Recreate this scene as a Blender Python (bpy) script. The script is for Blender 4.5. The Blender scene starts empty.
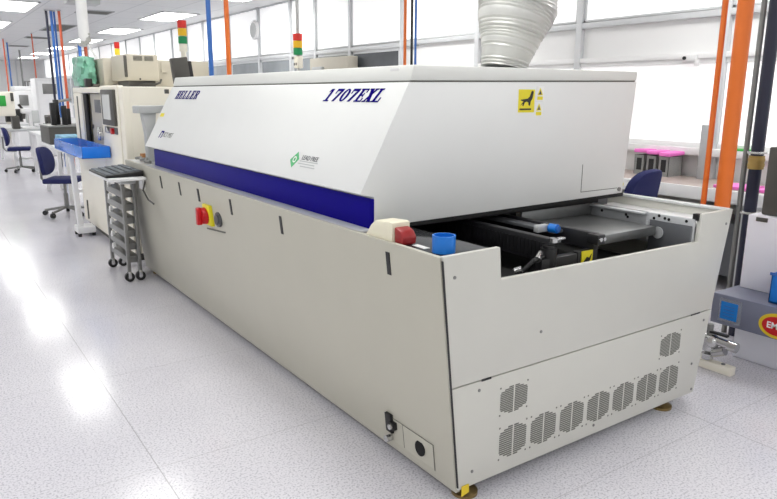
import bpy, bmesh, math, random
from mathutils import Vector, Matrix
random.seed(7)
PI = math.pi
C = bpy.context.scene.collection
SC = bpy.context.scene

# ------------------------------------------------------------------ materials
def lin(c):
    c = c / 255.0
    return c / 12.92 if c <= 0.04045 else ((c + 0.055) / 1.055) ** 2.4
def rgb(r, g, b): return (lin(r), lin(g), lin(b), 1.0)

def mat(name, col, rough=0.5, metal=0.0, var=0.06, scale=14.0, bump=0.0, emit=0.0, alpha=1.0, trans=0.0, spec=0.5):
    m = bpy.data.materials.new(name); m.use_nodes = True
    nt = m.node_tree; b = nt.nodes['Principled BSDF']
    c = rgb(*col)
    tc = nt.nodes.new('ShaderNodeTexCoord'); nz = nt.nodes.new('ShaderNodeTexNoise')
    nz.inputs['Scale'].default_value = scale; nz.inputs['Detail'].default_value = 3
    nt.links.new(tc.outputs['Object'], nz.inputs['Vector'])
    mx = nt.nodes.new('ShaderNodeMix'); mx.data_type = 'RGBA'
    mx.inputs[6].default_value = tuple(max(0, v * (1 - var)) for v in c[:3]) + (1,)
    mx.inputs[7].default_value = tuple(min(1, v * (1 + var)) for v in c[:3]) + (1,)
    nt.links.new(nz.outputs['Fac'], mx.inputs[0]); nt.links.new(mx.outputs[2], b.inputs['Base Color'])
    b.inputs['Roughness'].default_value = rough; b.inputs['Metallic'].default_value = metal
    b.inputs['Specular IOR Level'].default_value = spec
    if bump:
        bp = nt.nodes.new('ShaderNodeBump'); bp.inputs['Strength'].default_value = bump
        nz2 = nt.nodes.new('ShaderNodeTexNoise'); nz2.inputs['Scale'].default_value = scale * 12
        nt.links.new(tc.outputs['Object'], nz2.inputs['Vector'])
        nt.links.new(nz2.outputs['Fac'], bp.inputs['Height']); nt.links.new(bp.outputs['Normal'], b.inputs['Normal'])
    if emit:
        b.inputs['Emission Color'].default_value = c; b.inputs['Emission Strength'].default_value = emit
    if trans:
        b.inputs['Transmission Weight'].default_value = trans
    if alpha < 1: b.inputs['Alpha'].default_value = alpha
    return m

M = dict(
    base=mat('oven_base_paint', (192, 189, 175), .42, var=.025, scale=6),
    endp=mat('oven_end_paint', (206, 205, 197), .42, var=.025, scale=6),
    hood=mat('oven_hood_paint', (231, 232, 230), .4, var=.02, scale=5),
    cap=mat('oven_cap_paint', (228, 229, 224), .42, var=.02, scale=5),
    ledge=mat('ledge_paint', (214, 216, 216), .3, var=.02),
    blue=mat('royal_blue_film', (16, 4, 132), .4, var=.05, spec=.08),
    ink=mat('navy_ink', (18, 4, 118), .8, var=.03, spec=.03),
    black=mat('black_plastic', (24, 24, 26), .45),
    void=mat('dark_cavity', (14, 14, 15), .8),
    rail=mat('black_anodised', (44, 44, 47), .38, .3),
    deck=mat('dark_deck', (52, 54, 58), .14, .1),
    seam=mat('seam_grey', (110, 110, 104), .7),
    steel=mat('brushed_steel', (150, 152, 152), .32, .85, var=.1, scale=30),
    plate=mat('steel_plate', (128, 130, 130), .35, .7, var=.12, scale=25),
    alu=mat('zinc_sheet', (196, 198, 200), .42, .25, var=.08, scale=20),
    dgrey=mat('dark_grey_sheet', (100, 102, 106), .45, .2),
    silver=mat('silver_metal', (205, 205, 205), .25, .9),
    brass=mat('brass_foot', (150, 128, 84), .35, .8, var=.15, scale=40),
    coup=mat('coupling_brass', (178, 150, 88), .5, .3),
    yellow=mat('label_yellow', (238, 222, 40), .5, var=.03),
    yel2=mat('switch_yellow', (240, 226, 40), .4, var=.03),
    white=mat('label_white', (240, 240, 238), .5, var=.02),
    red=mat('signal_red', (196, 22, 30), .35, var=.04),
    dred=mat('deep_red', (150, 30, 32), .35, var=.04),
    cream=mat('cream_paint', (246, 241, 226), .45, var=.02, scale=5),
    cream2=mat('cream_plastic', (236, 230, 206), .4, var=.02),
    beige=mat('beige_case', (190, 184, 170), .5, var=.03),
    green=mat('lead_free_green', (76, 176, 112), .5, var=.1),
    lgreen=mat('lamp_green', (16, 140, 84), .3),
    amber=mat('lamp_amber', (240, 188, 30), .3),
    lred=mat('lamp_red', (214, 44, 34), .3),
    lyel=mat('lamp_yellow', (250, 226, 60), .3),
    teal=mat('green_wrap_film', (136, 194, 170), .22, var=.5, scale=12),
    cup=mat('cup_blue', (20, 120, 214), .35),
    tray=mat('tray_blue', (16, 126, 240), .3, trans=.0),
    trayt=mat('tray_blue_clear', (60, 140, 232), .15, alpha=.62),
    seatb=mat('navy_fabric', (26, 32, 86), .85, var=.2, scale=60, bump=.15),
    grey=mat('grey_metal', (138, 138, 136), .4, .5),
    lgrey=mat('light_grey_plastic', (188, 190, 190), .45),
    wpaint=mat('white_paint', (236, 236, 236), .45, var=.02),
    slate=mat('slate_grey_laminate', (122, 126, 146), .3, var=.05, scale=30),
    lav=mat('pale_lavender_board', (244, 244, 253), .5, var=.02),
    lblue=mat('label_blue', (28, 128, 214), .3, var=.15, scale=30),
    clear=mat('clear_film', (200, 206, 220), .12, alpha=.35),
    gold=mat('emo_yellow', (226, 196, 40), .45),
    orange=mat('orange_hose', (224, 112, 36), .38, var=.05),
    orange2=mat('rust_orange_hose', (206, 96, 62), .4, var=.05),
    bhose=mat('blue_hose', (54, 110, 190), .35, var=.05),
    kh=mat('black_hose', (34, 36, 58), .4),
    foil=mat('silver_foil', (190, 190, 187), .4, .35, var=.08, scale=20),
    wfoil=mat('white_duct_skin', (238, 238, 238), .5),
    pink=mat('pink_film', (248, 128, 214), .5),
    gfold=mat('green_folder', (70, 190, 80), .5),
    desk=mat('desk_taupe', (176, 162, 156), .45, var=.05),
    file=mat('file_grey', (150, 152, 150), .5, var=.3, scale=90),
    dark=mat('charcoal_metal', (86, 84, 80), .5, .2),
    scr=mat('screen_pale', (206, 208, 206), .2, var=.1, scale=6),
    gscr=mat('green_screen', (40, 150, 60), .3, emit=.25),
    carton=mat('blue_white_carton', (120, 170, 222), .6, var=.9, scale=18),
    brown=mat('cardboard', (168, 118, 72), .7),
    keys=mat('key_grey', (84, 92, 100), .5),
    mull=mat('mullion_grey', (212, 214, 216), .45, .1),
    blind=mat('window_blind', (250, 250, 250), .8, var=.01, emit=.45),  # emission stands in for daylight coming through the blinds
    glass=mat('interior_glass', (150, 156, 160), .08, var=.5, scale=1.6),
    dglass=mat('dark_glass', (92, 96, 100), .08, var=.5, scale=2.2),
    diff=mat('lamp_diffuser', (255, 255, 252), .6, var=0, emit=9.5),
    wall=mat('wall_white', (240, 240, 240), .7, var=.015, scale=2),
    vent=mat('vent_grey', (176, 178, 180), .6),
    paper=mat('paper_white', (244, 244, 244), .7),
)

def floor_mat():
    m = bpy.data.materials.new('terrazzo_vinyl'); m.use_nodes = True
    nt = m.node_tree; b = nt.nodes['Principled BSDF']; L = nt.links.new; N = nt.nodes.new
    tc = N('ShaderNodeTexCoord')
    def noise(s, d=2):
        n = N('ShaderNodeTexNoise'); n.inputs['Scale'].default_value = s; n.inputs['Detail'].default_value = d
        L(tc.outputs['Object'], n.inputs['Vector']); return n
    def ramp(src, p0, c0, p1, c1):
        r = N('ShaderNodeValToRGB'); e = r.color_ramp.elements
        e[0].position = p0; e[0].color = c0; e[1].position = p1; e[1].color = c1
        L(src, r.inputs[0]); return r
    r1 = ramp(noise(120).outputs['Fac'], .34, rgb(186, 184, 192), .50, rgb(228, 226, 231))
    r2 = ramp(noise(150).outputs['Fac'], .60, (0, 0, 0, 1), .70, (1, 1, 1, 1))
    mx = N('ShaderNodeMix'); mx.data_type = 'RGBA'; mx.inputs[7].default_value = rgb(206, 204, 210)
    L(r2.outputs[0], mx.inputs[0]); L(r1.outputs[0], mx.inputs[6])
    big = ramp(noise(1.3, 4).outputs['Fac'], .3, rgb(243, 243, 245), .7, rgb(255, 255, 255))
    mul = N('ShaderNodeMix'); mul.data_type = 'RGBA'; mul.blend_type = 'MULTIPLY'; mul.inputs[0].default_value = 1
    L(mx.outputs[2], mul.inputs[6]); L(big.outputs[0], mul.inputs[7])
    sep = N('ShaderNodeSeparateXYZ'); L(tc.outputs['Object'], sep.inputs[0])
    def joint(out, off, h, wt):
        a = N('ShaderNodeMath'); a.operation = 'ADD'; a.inputs[1].default_value = off + 2 * h * 40; L(out, a.inputs[0])
        p = N('ShaderNodeMath'); p.operation = 'PINGPONG'; p.inputs[1].default_value = h; L(a.outputs[0], p.inputs[0])
        l = N('ShaderNodeMath'); l.operation = 'LESS_THAN'; l.inputs[1].default_value = .002; L(p.outputs[0], l.inputs[0])
        k = N('ShaderNodeMath'); k.operation = 'MULTIPLY'; k.inputs[1].default_value = wt; L(l.outputs[0], k.inputs[0]); return k
    jx = joint(sep.outputs['X'], .70, 1.055, 1.0); jy = joint(sep.outputs['Y'], -.82, .5, .6)
    mxj = N('ShaderNodeMath'); mxj.operation = 'MAXIMUM'; L(jx.outputs[0], mxj.inputs[0]); L(jy.outputs[0], mxj.inputs[1])
    ml = N('ShaderNodeMath'); ml.operation = 'MULTIPLY'; ml.inputs[1].default_value = .6; L(mxj.outputs[0], ml.inputs[0])
    fin = N('ShaderNodeMix'); fin.data_type = 'RGBA'; fin.inputs[7].default_value = rgb(140, 138, 142)
    L(ml.outputs[0], fin.inputs[0]); L(mul.outputs[2], fin.inputs[6]); L(fin.outputs[2], b.inputs['Base Color'])
    b.inputs['Roughness'].default_value = .15; b.inputs['Specular IOR Level'].default_value = .22
    bp = N('ShaderNodeBump'); bp.inputs['Strength'].default_value = .03; bp.inputs['Distance'].default_value = .02
    L(noise(9, 3).outputs['Fac'], bp.inputs['Height']); L(bp.outputs['Normal'], b.inputs['Normal'])
    return m

def ceil_mat():
    m = bpy.data.materials.new('ceiling_panels'); m.use_nodes = True
    nt = m.node_tree; b = nt.nodes['Principled BSDF']; L = nt.links.new; N = nt.nodes.new
    tc = N('ShaderNodeTexCoord'); sep = N('ShaderNodeSeparateXYZ'); L(tc.outputs['Object'], sep.inputs[0])
    def joint(out, off, h, w):
        a = N('ShaderNodeMath'); a.operation = 'ADD'; a.inputs[1].default_value = off + 91; L(out, a.inputs[0])
        p = N('ShaderNodeMath'); p.operation = 'PINGPONG'; p.inputs[1].default_value = h; L(a.outputs[0], p.inputs[0])
        l = N('ShaderNodeMath'); l.operation = 'LESS_THAN'; l.inputs[1].default_value = w; L(p.outputs[0], l.inputs[0]); return l
    j1 = joint(sep.outputs['X'], .0, .34, .012); j2 = joint(sep.outputs['Y'], .0, .6, .012)
    mx = N('ShaderNodeMath'); mx.operation = 'MAXIMUM'; L(j1.outputs[0], mx.inputs[0]); L(j2.outputs[0], mx.inputs[1])
    f = N('ShaderNodeMix'); f.data_type = 'RGBA'; f.inputs[6].default_value = rgb(222, 223, 224); f.inputs[7].default_value = rgb(196, 198, 200)
    L(mx.outputs[0], f.inputs[0]); L(f.outputs[2], b.inputs['Base Color']); b.inputs['Roughness'].default_value = .45
    return m
M['floor'] = floor_mat(); M['ceil'] = ceil_mat()

# ------------------------------------------------------------------ mesh builder
class MB:
    def __init__(self): self.bm = bmesh.new()
    def _add(self, t, mtx=None):
        if mtx is not None: bmesh.ops.transform(t, matrix=mtx, verts=t.verts)
        me = bpy.data.meshes.new('tmp'); t.to_mesh(me); t.free(); self.bm.from_mesh(me); bpy.data.meshes.remove(me); return self
    def box(self, a, b, bev=.003, mtx=None):
        t = bmesh.new(); bmesh.ops.create_cube(t, size=1)
        s = [abs(b[i] - a[i]) for i in range(3)]; c = [(a[i] + b[i]) / 2 for i in range(3)]
        for v in t.verts: v.co = Vector((v.co.x * s[0] + c[0], v.co.y * s[1] + c[1], v.co.z * s[2] + c[2]))
        bev = min(bev, min(s) * .3)
        if bev > 0: bmesh.ops.bevel(t, geom=list(t.edges), offset=bev, segments=2, affect='EDGES', profile=.5)
        return self._add(t, mtx)
    def cyl(self, p, q, r, r2=None, seg=20, cap=True):
        p = Vector(p); q = Vector(q); d = q - p; r2 = r if r2 is None else r2
        t = bmesh.new(); bmesh.ops.create_cone(t, cap_ends=cap, segments=seg, radius1=r, radius2=r2, depth=d.length)
        mt = Matrix.Translation((p + q) / 2) @ d.to_track_quat('Z', 'Y').to_matrix().to_4x4()
        return self._add(t, mt)
    def sph(self, c, r, sc=(1, 1, 1)):
        t = bmesh.new(); bmesh.ops.create_uvsphere(t, u_segments=16, v_segments=10, radius=1)
        return self._add(t, Matrix.Translation(c) @ Matrix.Diagonal((r * sc[0], r * sc[1], r * sc[2], 1)))
    def lathe(self, c, prof, seg=28, mtx=None):
        t = bmesh.new(); rings = []
        for (r, z) in prof: rings.append([t.verts.new((r * math.cos(2 * PI * k / seg), r * math.sin(2 * PI * k / seg), z)) for k in range(seg)])
        for A, B in zip(rings, rings[1:]):
            for k in range(seg): t.faces.new((A[k], A[(k + 1) % seg], B[(k + 1) % seg], B[k]))
        if prof[0][0] > 1e-4: t.faces.new(rings[0][::-1])
        if prof[-1][0] > 1e-4: t.faces.new(rings[-1])
        return self._add(t, Matrix.Translation(c) @ (mtx or Matrix()))
    def tube(self, pts, r, seg=10, radii=None):
        pts = [Vector(p) for p in pts]; t = bmesh.new(); rings = []
        for i, p in enumerate(pts):
            d = (pts[min(i + 1, len(pts) - 1)] - pts[max(i - 1, 0)]).normalized()
            q = d.to_track_quat('Z', 'Y'); rr = radii[i] if radii else r
            rings.append([t.verts.new(p + q @ Vector((rr * math.cos(2 * PI * k / seg), rr * math.sin(2 * PI * k / seg), 0))) for k in range(seg)])
        for A, B in zip(rings, rings[1:]):
            # match rotation of the next ring
            for k in range(seg): t.faces.new((A[k], A[(k + 1) % seg], B[(k + 1) % seg], B[k]))
        t.faces.new(rings[0][::-1]); t.faces.new(rings[-1])
        return self._add(t)
    def prism(self, poly, fn, a, b, bev=0):
        """poly: 2-D points, fn(u, v, w) -> 3-D point, extruded from w=a to w=b"""
        t = bmesh.new()
        A = [t.verts.new(fn(u, v, a)) for u, v in poly]; B = [t.verts.new(fn(u, v, b)) for u, v in poly]
        n = len(poly)
        t.faces.new(A); t.faces.new(B[::-1])
        for k in range(n): t.faces.new((A[k], B[k], B[(k + 1) % n], A[(k + 1) % n]))
        bmesh.ops.recalc_face_normals(t, faces=t.faces)
        if bev: bmesh.ops.bevel(t, geom=list(t.edges), offset=bev, segments=2, affect='EDGES', profile=.5)
        return self._add(t)
    def ring(self, fn, ro, ri, a, b, seg=28, cu=0, cv=0, su=1, sv=1, a0=0, a1=2 * PI):
        n = seg
        for k in range(n):
            t0 = a0 + (a1 - a0) * k / n; t1 = a0 + (a1 - a0) * (k + 1) / n
            P = lambda r, t: (cu + su * r * math.cos(t), cv + sv * r * math.sin(t))
            self.prism([P(ro, t0), P(ro, t1), P(ri, t1), P(ri, t0)], fn, a, b)
        return self
    def build(self, name, m, root=None, local=False):
        me = bpy.data.meshes.new(name)
        if root is not None and not local:
            off = Vector(root.location) if root.parent is None else Vector(root.parent.location)
            if root.parent is not None and root.type == 'MESH': off = Vector(root.parent.location)
            bmesh.ops.translate(self.bm, vec=-off, verts=self.bm.verts)
        self.bm.to_mesh(me); self.bm.free()
        me.polygons.foreach_set('use_smooth', [True] * len(me.polygons)); me.set_sharp_from_angle(angle=math.radians(32))
        me.materials.append(M[m] if isinstance(m, str) else m)
        o = bpy.data.objects.new(name, me); C.objects.link(o)
        if root is not None: o.parent = root
        return o
def XZ(y0): return None
fy = lambda u, v, w: (u, w, v)          # poly in x,z extruded along y
fx = lambda u, v, w: (w, u, v)          # poly in y,z extruded along x
fz = lambda u, v, w: (u, v, w)          # poly in x,y extruded along z

def tag(o, label, cat, group=None):
    o['label'] = label; o['category'] = cat
    if group: o['group'] = group
    return o
def thing(name, label, cat, loc=(0, 0, 0), rz=0, group=None):
    o = bpy.data.objects.new(name, None); C.objects.link(o); o.empty_display_size = .05
    o.location = loc; o.rotation_euler = (0, 0, rz); return tag(o, label, cat, group)
def solo(mb, name, m, label, cat, group=None): return tag(mb.build(name, m), label, cat, group)
def struct(mb, name, m, parent=None):
    o = mb.build(name, m, parent)
    if parent is None: o['kind'] = 'structure'
    return o
def dup(root, loc, rz=None, label=None, group=None):
    r = root.copy(); C.objects.link(r); r.location = loc
    if rz is not None: r.rotation_euler = (0, 0, rz)
    if label: r['label'] = label
    if group: r['group'] = group
    for ch in list(root.children):
        c = ch.copy(); C.objects.link(c); c.parent = r
        for g in list(ch.children):
            d = g.copy(); C.objects.link(d); d.parent = c
    return r
def text(name, s, m, fn, size, root, w0=0., w1=.0015, shear=0., bold=0.):
    """built-in font, mapped through fn(u, v, w); returns a mesh part"""
    cu = bpy.data.curves.new('txt', 'FONT'); cu.body = s; cu.size = size; cu.shear = shear; cu.offset = bold
    cu.align_x = 'CENTER'; cu.align_y = 'CENTER'
    ob = bpy.data.objects.new('txt', cu); C.objects.link(ob)
    dg = bpy.context.evaluated_depsgraph_get(); dg.update()
    me = bpy.data.meshes.new_from_object(ob.evaluated_get(dg)); bpy.data.objects.remove(ob)
    b = MB(); t = bmesh.new(); t.from_mesh(me); bpy.data.meshes.remove(me)
    ret = bmesh.ops.extrude_face_region(t, geom=list(t.faces))
    up = {v for v in ret['geom'] if isinstance(v, bmesh.types.BMVert)}
    for v in t.verts: v.co = Vector(fn(v.co.x, v.co.y, w1 if v in up else w0))
    bmesh.ops.recalc_face_normals(t, faces=t.faces)
    b._add(t); return b.build(name, m, root)

# ------------------------------------------------------------------ setting
CZ = 2.9; WX = 4.0; YN = -4.0; YF = 36.0; XL = -5.0
struct(MB().box((XL, YN, -.1), (WX + .1, YF, 0), 0), 'floor', 'floor')
struct(MB().box((XL, YN, CZ), (WX + .1, YF, CZ + .1), 0), 'ceiling', 'ceil')
struct(MB().box((WX, YN, 0), (WX + .12, YF, CZ), 0), 'wall_right', 'wall')
struct(MB().box((XL, YF, 0), (WX + .12, YF + .12, CZ), 0), 'wall_far', 'wall')
struct(MB().box((WX - .015, YN, 0), (WX, YF, .1), .003), 'baseboard_right', 'mull')
ym = [-2.8, -1.4, 0.0, 1.42, 2.85, 4.28, 5.72, 6.99, 8.02, 8.86, 10.12, 11.5, 12.96, 14.0, 15.08, 16.5, 17.85, 19.3, 21, 22.7, 24.4, 26.2, 28, 30, 32, 34]
mb = MB()
for y in ym: mb.box((WX - .05, y - .035, .1), (WX, y + .035, CZ), .004)
struct(mb, 'trim_1', 'mull')                                           # mullions
struct(MB().box((WX - .045, YN, 2.015), (WX, 5.4, 2.065), .004).box((WX - .045, 5.4, 2.0), (WX, YF, 2.06), .004), 'trim_2', 'mull')   # transom rail
struct(MB().box((WX - .045, YN, 1.70), (WX, 5.4, 1.745), .004), 'trim_3', 'wall')
struct(MB().box((WX - .10, YN, .93), (WX, 5.68, .99), .006).box((WX - .05, 5.72, .93), (WX, YF, .99), .006), 'trim_4', 'wpaint')     # sill rail
n = 0
for a, b_ in zip(ym, ym[1:]):
    n += 1
    f = MB()
    for (y0, y1, z0, z1) in ((a + .035, b_ - .035, 2.07, 2.09), (a + .035, b_ - .035, CZ - .03, CZ), (a + .035, a + .06, 2.07, CZ), (b_ - .06, b_ - .035, 2.07, CZ)):
        f.box((WX - .03, y0, z0), (WX, y1, z1), .002)
    w = struct(f, 'window_%d' % n, 'mull')
    struct(MB().box((WX - .018, a + .06, 2.09), (WX - .002, b_ - .06, CZ - .03), 0), 'blind', 'blind', w)
    if a > 5.5:
        n += 1; f = MB()
        for (y0, y1, z0, z1) in ((a + .035, b_ - .035, .99, 1.03), (a + .035, b_ - .035, 1.96, 2.0), (a + .035, a + .08, .99, 2.0), (b_ - .08, b_ - .035, .99, 2.0)):
            f.box((WX - .03, y0, z0), (WX, y1, z1), .002)
        w = struct(f, 'window_%d' % n, 'mull')
        struct(MB().box((WX - .018, a + .08, 1.03), (WX - .002, b_ - .08, 1.96), 0), 'pane', 'dglass' if a < 6 else 'glass', w)
    elif a > -3:
        n += 1
        w = struct(MB().box((WX - .03, a + .035, .99), (WX, b_ - .035, 1.03), .002).box((WX - .03, a + .035, 1.66), (WX, b_ - .035, 1.70), .002), 'window_%d' % n, 'wpaint')
        struct(MB().box((WX - .018, a + .04, 1.03), (WX - .002, b_ - .04, 1.66), 0), 'blind', 'blind', w)
mb = MB()
for k in range(9): mb.box((XL + k * 1.0, YF - .04, 0), (XL + k * 1.0 + .06, YF, CZ), .004)
struct(mb, 'trim_5', 'mull')

# ceiling lights and vents
def light(x, y, label, group=None):
    o = thing('ceiling_light', label, 'ceiling light', (x, y, CZ), group=group)
    f = MB(); a, b_ = .36, .84
    for (x0, x1, y0, y1) in ((-a, a, -b_, -b_ + .04), (-a, a, b_ - .04, b_), (-a, -a + .04, -b_, b_), (a - .04, a, -b_, b_)):
        f.box((x + x0, y + y0, CZ - .02), (x + x1, y + y1, CZ), .003)
    f.build('frame', 'wpaint', o)
    MB().box((x - .32, y - .8, CZ - .012), (x + .32, y + .8, CZ - .002), 0).build('diffuser', 'diff', o)
ordn = ['nearest', 'second', 'third', 'fourth', 'fifth', 'sixth', 'seventh']
ly = [-3.1, .8, 4.7, 8.6, 12.5, 16.4, 20.3, 24.2, 28.3, 32.2]
for cx_, nm in ((-2.4, 'open'), (.35, 'left'), (3.1, 'right')):
    for i, y in enumerate(ly):
        if nm == 'left' and i >= 4: lb = 'lit white ceiling panel light, %s from the front in the left row' % ordn[i - 4]; g = 'left row of ceiling lights'
        elif nm == 'right' and i >= 3: lb = 'lit white ceiling panel light beside the window wall, %s from the front' % ordn[i - 3]; g = 'right row of ceiling lights'
        else: lb = 'unseen ceiling panel light continuing the rows outside the frame, added for lighting'; g = 'unseen ceiling lights outside the frame'  # unseen lights carry the rows past the frame, added to light the room
        light(cx_, y, lb, g)
for i, (x, y, w, h) in enumerate(((1.75, 12.6, .3, .3), (1.75, 16.5, .27, .95), (1.8, 20.0, .3, .3), (1.8, 24.2, .3, .3))):
    o = thing('ceiling_vent', ('grey ceiling slot vent just left of the white duct', 'largest grey rectangular ceiling vent behind the hanging hoses', 'thin grey ceiling vent behind the larger vent', 'thin grey ceiling vent farthest down the room')[i], 'vent', (x, y, CZ), group='ceiling vents')
    f = MB()
    for (x0, x1, y0, y1) in ((-w, w, -h, -h + .03), (-w, w, h - .03, h), (-w, -w + .03, -h, h), (w - .03, w, -h, h)): f.box((x + x0, y + y0, CZ - .015), (x + x1, y + y1, CZ), .002)
    f.build('frame', 'vent', o)
    f = MB(); k = -h + .06
    while k < h - .05: f.box((x - w + .03, y + k, CZ - .012), (x + w - .03, y + k + .03, CZ - .003), 0); k += .05
    f.build('grille', 'seam', o)
solo(MB().box((.87, 10.25, CZ - .13), (1.35, 10.6, CZ), .01), 'ceiling_box', 'lgrey', 'light grey box fixed to the ceiling right of the white duct', 'ceiling box')

# ------------------------------------------------------------------ reflow oven
W = 1.70; H = .90; ZB = .05; TL = .095; TR = .16; ZS = .442; Y0 = .51; Y1 = 3.37; YE = 3.88
sx = lambda z: TL * (H - z) / (H - ZB)          # the side panel leans in towards the floor
rx = lambda z: W - TR * (H - z) / (H - ZB)
ov = thing('reflow_oven', 'long white reflow oven with blue stripe and sloping hood', 'oven', (0, 0, 0))
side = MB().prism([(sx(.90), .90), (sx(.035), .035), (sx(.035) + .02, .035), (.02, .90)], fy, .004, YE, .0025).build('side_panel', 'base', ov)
MB().prism([(rx(.90), .90), (rx(.05), .05), (rx(.05) - .02, .05), (W - .02, .90)], fy, .004, YE, .0025).build('right_side_panel', 'endp', ov)
up = [(.006, .903), (.006 + sx(ZS) - .004, ZS + .003), (rx(ZS) - .0, ZS + .003), (W, .903), (1.452, .901), (1.446, .78), (.262, .792), (.252, .905)]
MB().prism(up, fy, -.006, .014, .0015).build('end_panel', 'endp', ov)
lowp = MB().prism([(.008 + sx(ZS) - .004, ZS - .002), (TL + .004, ZB), (rx(ZB), ZB), (rx(ZS), ZS - .002)], fy, -.006, .014, .0015).build('lower_end_panel', 'endp', ov)
MB().box((sx(ZS) + .05, .016, ZS - .012), (rx(ZS) - .05, .03, ZS + .012), 0).build('seam_strip', 'seam', ov)
MB().prism([(TL + .03, .07), (TL - .02 + .0, .90), (1.66, .90), (rx(.07) - .03, .07)], fy, YE - .03, YE, .002).build('rear_panel', 'endp', ov)
MB().box((TL + .02, .02, .05), (1.52, YE - .03, .07), 0).build('bottom_plate', 'grey', ov)
MB().box((.10, .02, .60), (1.56, YE - .04, .62), 0).box((.24, 1.1, .62), (1.45, 1.12, .905), 0).box((.245, .02, .62), (.255, 1.1, .86), 0).build('dark_interior_box', 'void', ov)  # black floor and walls stand in for the darkness inside the tunnel
MB().box((.012, .515, .885), (.092, YE - .002, .899), .003).build('side_ledge', 'ledge', ov)
MB().box((.022, .015, .878), (.25, .51, .893), .002).build('corner_deck', 'deck', ov)
MB().box((.30, .535, .885), (1.44, .55, .93), 0).build('tunnel_dark_sheet', 'void', ov)  # black sheet stands in for the dark opening under the hood
MB().box((.10, 3.375, .885), (1.6, YE - .01, .899), .003).build('rear_deck', 'ledge', ov)
# screws on the end panels
for (x, z) in ((.055, .83), (1.655, .84), (.18, .408), (1.56, .40), (.16, .105), (.82, .09), (.474, .563), (1.5, .20), (1.52, .07)):
    MB().cyl((x, -.0085, z), (x, -.005, z), .006, seg=10).build('screw', 'grey', ov)
MB().prism([(sx(.89) + .002, .89), (sx(.06) + .002, .06), (sx(.06) + .0055, .06), (sx(.89) + .0055, .89)], fy, -.0075, .0).build('corner_seam', 'black', ov)
MB().box((.19, -.0075, ZS - .004), (.235, -.0055, ZS + .004), 0).box((1.45, -.0075, ZS - .002), (1.52, -.0055, ZS + .004), 0).build('panel_latch', 'black', ov)
# louvre grilles on the lower panel
def grille(x0, x1, z0, z1):
    mb = MB(); nrow = 15; p = (z1 - z0) / nrow; xm = (x0 + x1) / 2
    for k in range(nrow):
        e = min(k, nrow - 1 - k); ins = (.042, .022, .004)[e] if e < 3 else 0
        z = z0 + k * p
        for (a, b_) in ((x0 + ins, xm - .004), (xm + .004, x1 - ins)): mb.box((a, -.0072, z), (b_, -.0055, z + p * .62), 0)
    for (x, z) in ((x0, z0), (x1, z0), (x0, z1), (x1, z1)): mb.box((x - .003, -.0072, z - .003), (x + .003, -.0055, z + .003), 0)
    mb.build('vent_grille', 'seam', lowp)
for k in range(7): grille(.288 + k * .1615, .288 + k * .1615 + .137, .107, .232)
grille(.284, .42, .283, .388); grille(1.238, 1.386, .283, .388)
# feet
for (x, y) in ((.165, .035), (1.37, .045), (.165, 3.75), (1.37, 3.75)):
    MB().lathe((x, y, 0), [(.048, 0), (.048, .012), (.02, .024), (.012, .03), (.012, .052)]).build('levelling_foot', 'brass', ov)
MB().prism([(.112, .022), (.146, .03), (.146, .062), (.112, .062)], fy, -.0095, -.007).build('corner_tag', 'gold', ov)
# slots, switch and service plate on the long side
for y in (2.983, 2.592, 1.755, 1.155, .298):
    fn = lambda u, v, w: (sx(v) + w, u, v)
    MB().prism([(y - .011, .778), (y + .011, .778), (y + .011, .862), (y - .011, .862)], fn, -.003, .001).build('slot', 'black', side)
fs = lambda u, v, w: (sx(v) - w, u, v)
sw = MB().prism([(2.055, .665), (2.165, .665), (2.165, .785), (2.055, .785)], fs, -.001, .02, .003).build('isolator_switch', 'yel2', ov)
kz = .72; ky = 2.125
MB().cyl((sx(kz) - .02, ky, kz), (sx(kz) - .05, ky, kz), .05, .046).box((sx(kz) - .075, ky - .017, kz - .05), (sx(kz) - .045, ky + .017, kz + .05), .006).build('handle', 'red', sw)
MB().cyl((sx(.72), 1.965, .72), (sx(.72) - .012, 1.965, .72), .042).cyl((sx(.72) - .012, 1.965, .72), (sx(.72) - .02, 1.965, .72), .028).build('key_lock', 'dgrey', ov)
MB().prism([(2.235, .785), (2.26, .785), (2.26, .86), (2.235, .86)], fs, 0, .004).build('slot', 'black', side)
MB().prism([(1.90, .652), (2.19, .628), (2.19, .636), (1.90, .660)], fs, 0, .004).build('label_rail', 'seam', side)
sp = MB().prism([(.115, .072), (.40, .072), (.40, .175), (.115, .175)], fs, 0, .002).build('service_plate', 'base', ov)
f = MB()
for (y0, y1, z0, z1) in ((.113, .116, .07, .177), (.113, .40, .175, .177), (.30, .302, .075, .175)): f.prism([(y0, z0), (y1, z0), (y1, z1), (y0, z1)], fs, .0015, .003)
f.build('plate_outline', 'seam', sp)
MB().lathe((sx(.125) - .003, .195, .125), [(.030, 0), (.030, .002)], mtx=Matrix.Rotation(-PI / 2, 4, 'Y')).build('cable_hole', 'void', sp)
MB().prism([(.365, .11), (.405, .11), (.405, .19), (.365, .19)], fs, 0, .014, .002).prism([(.34, .135), (.37, .135), (.37, .165), (.34, .165)], fs, 0, .02, .002).build('connector_block', 'black', sp)
MB().cyl((sx(.1) - .002, .385, .085), (sx(.1) - .03, .385, .085), .014).cyl((sx(.15) - .002, .355, .15), (sx(.15) - .03, .355, .15), .011).build('connector', 'silver', sp)
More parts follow.
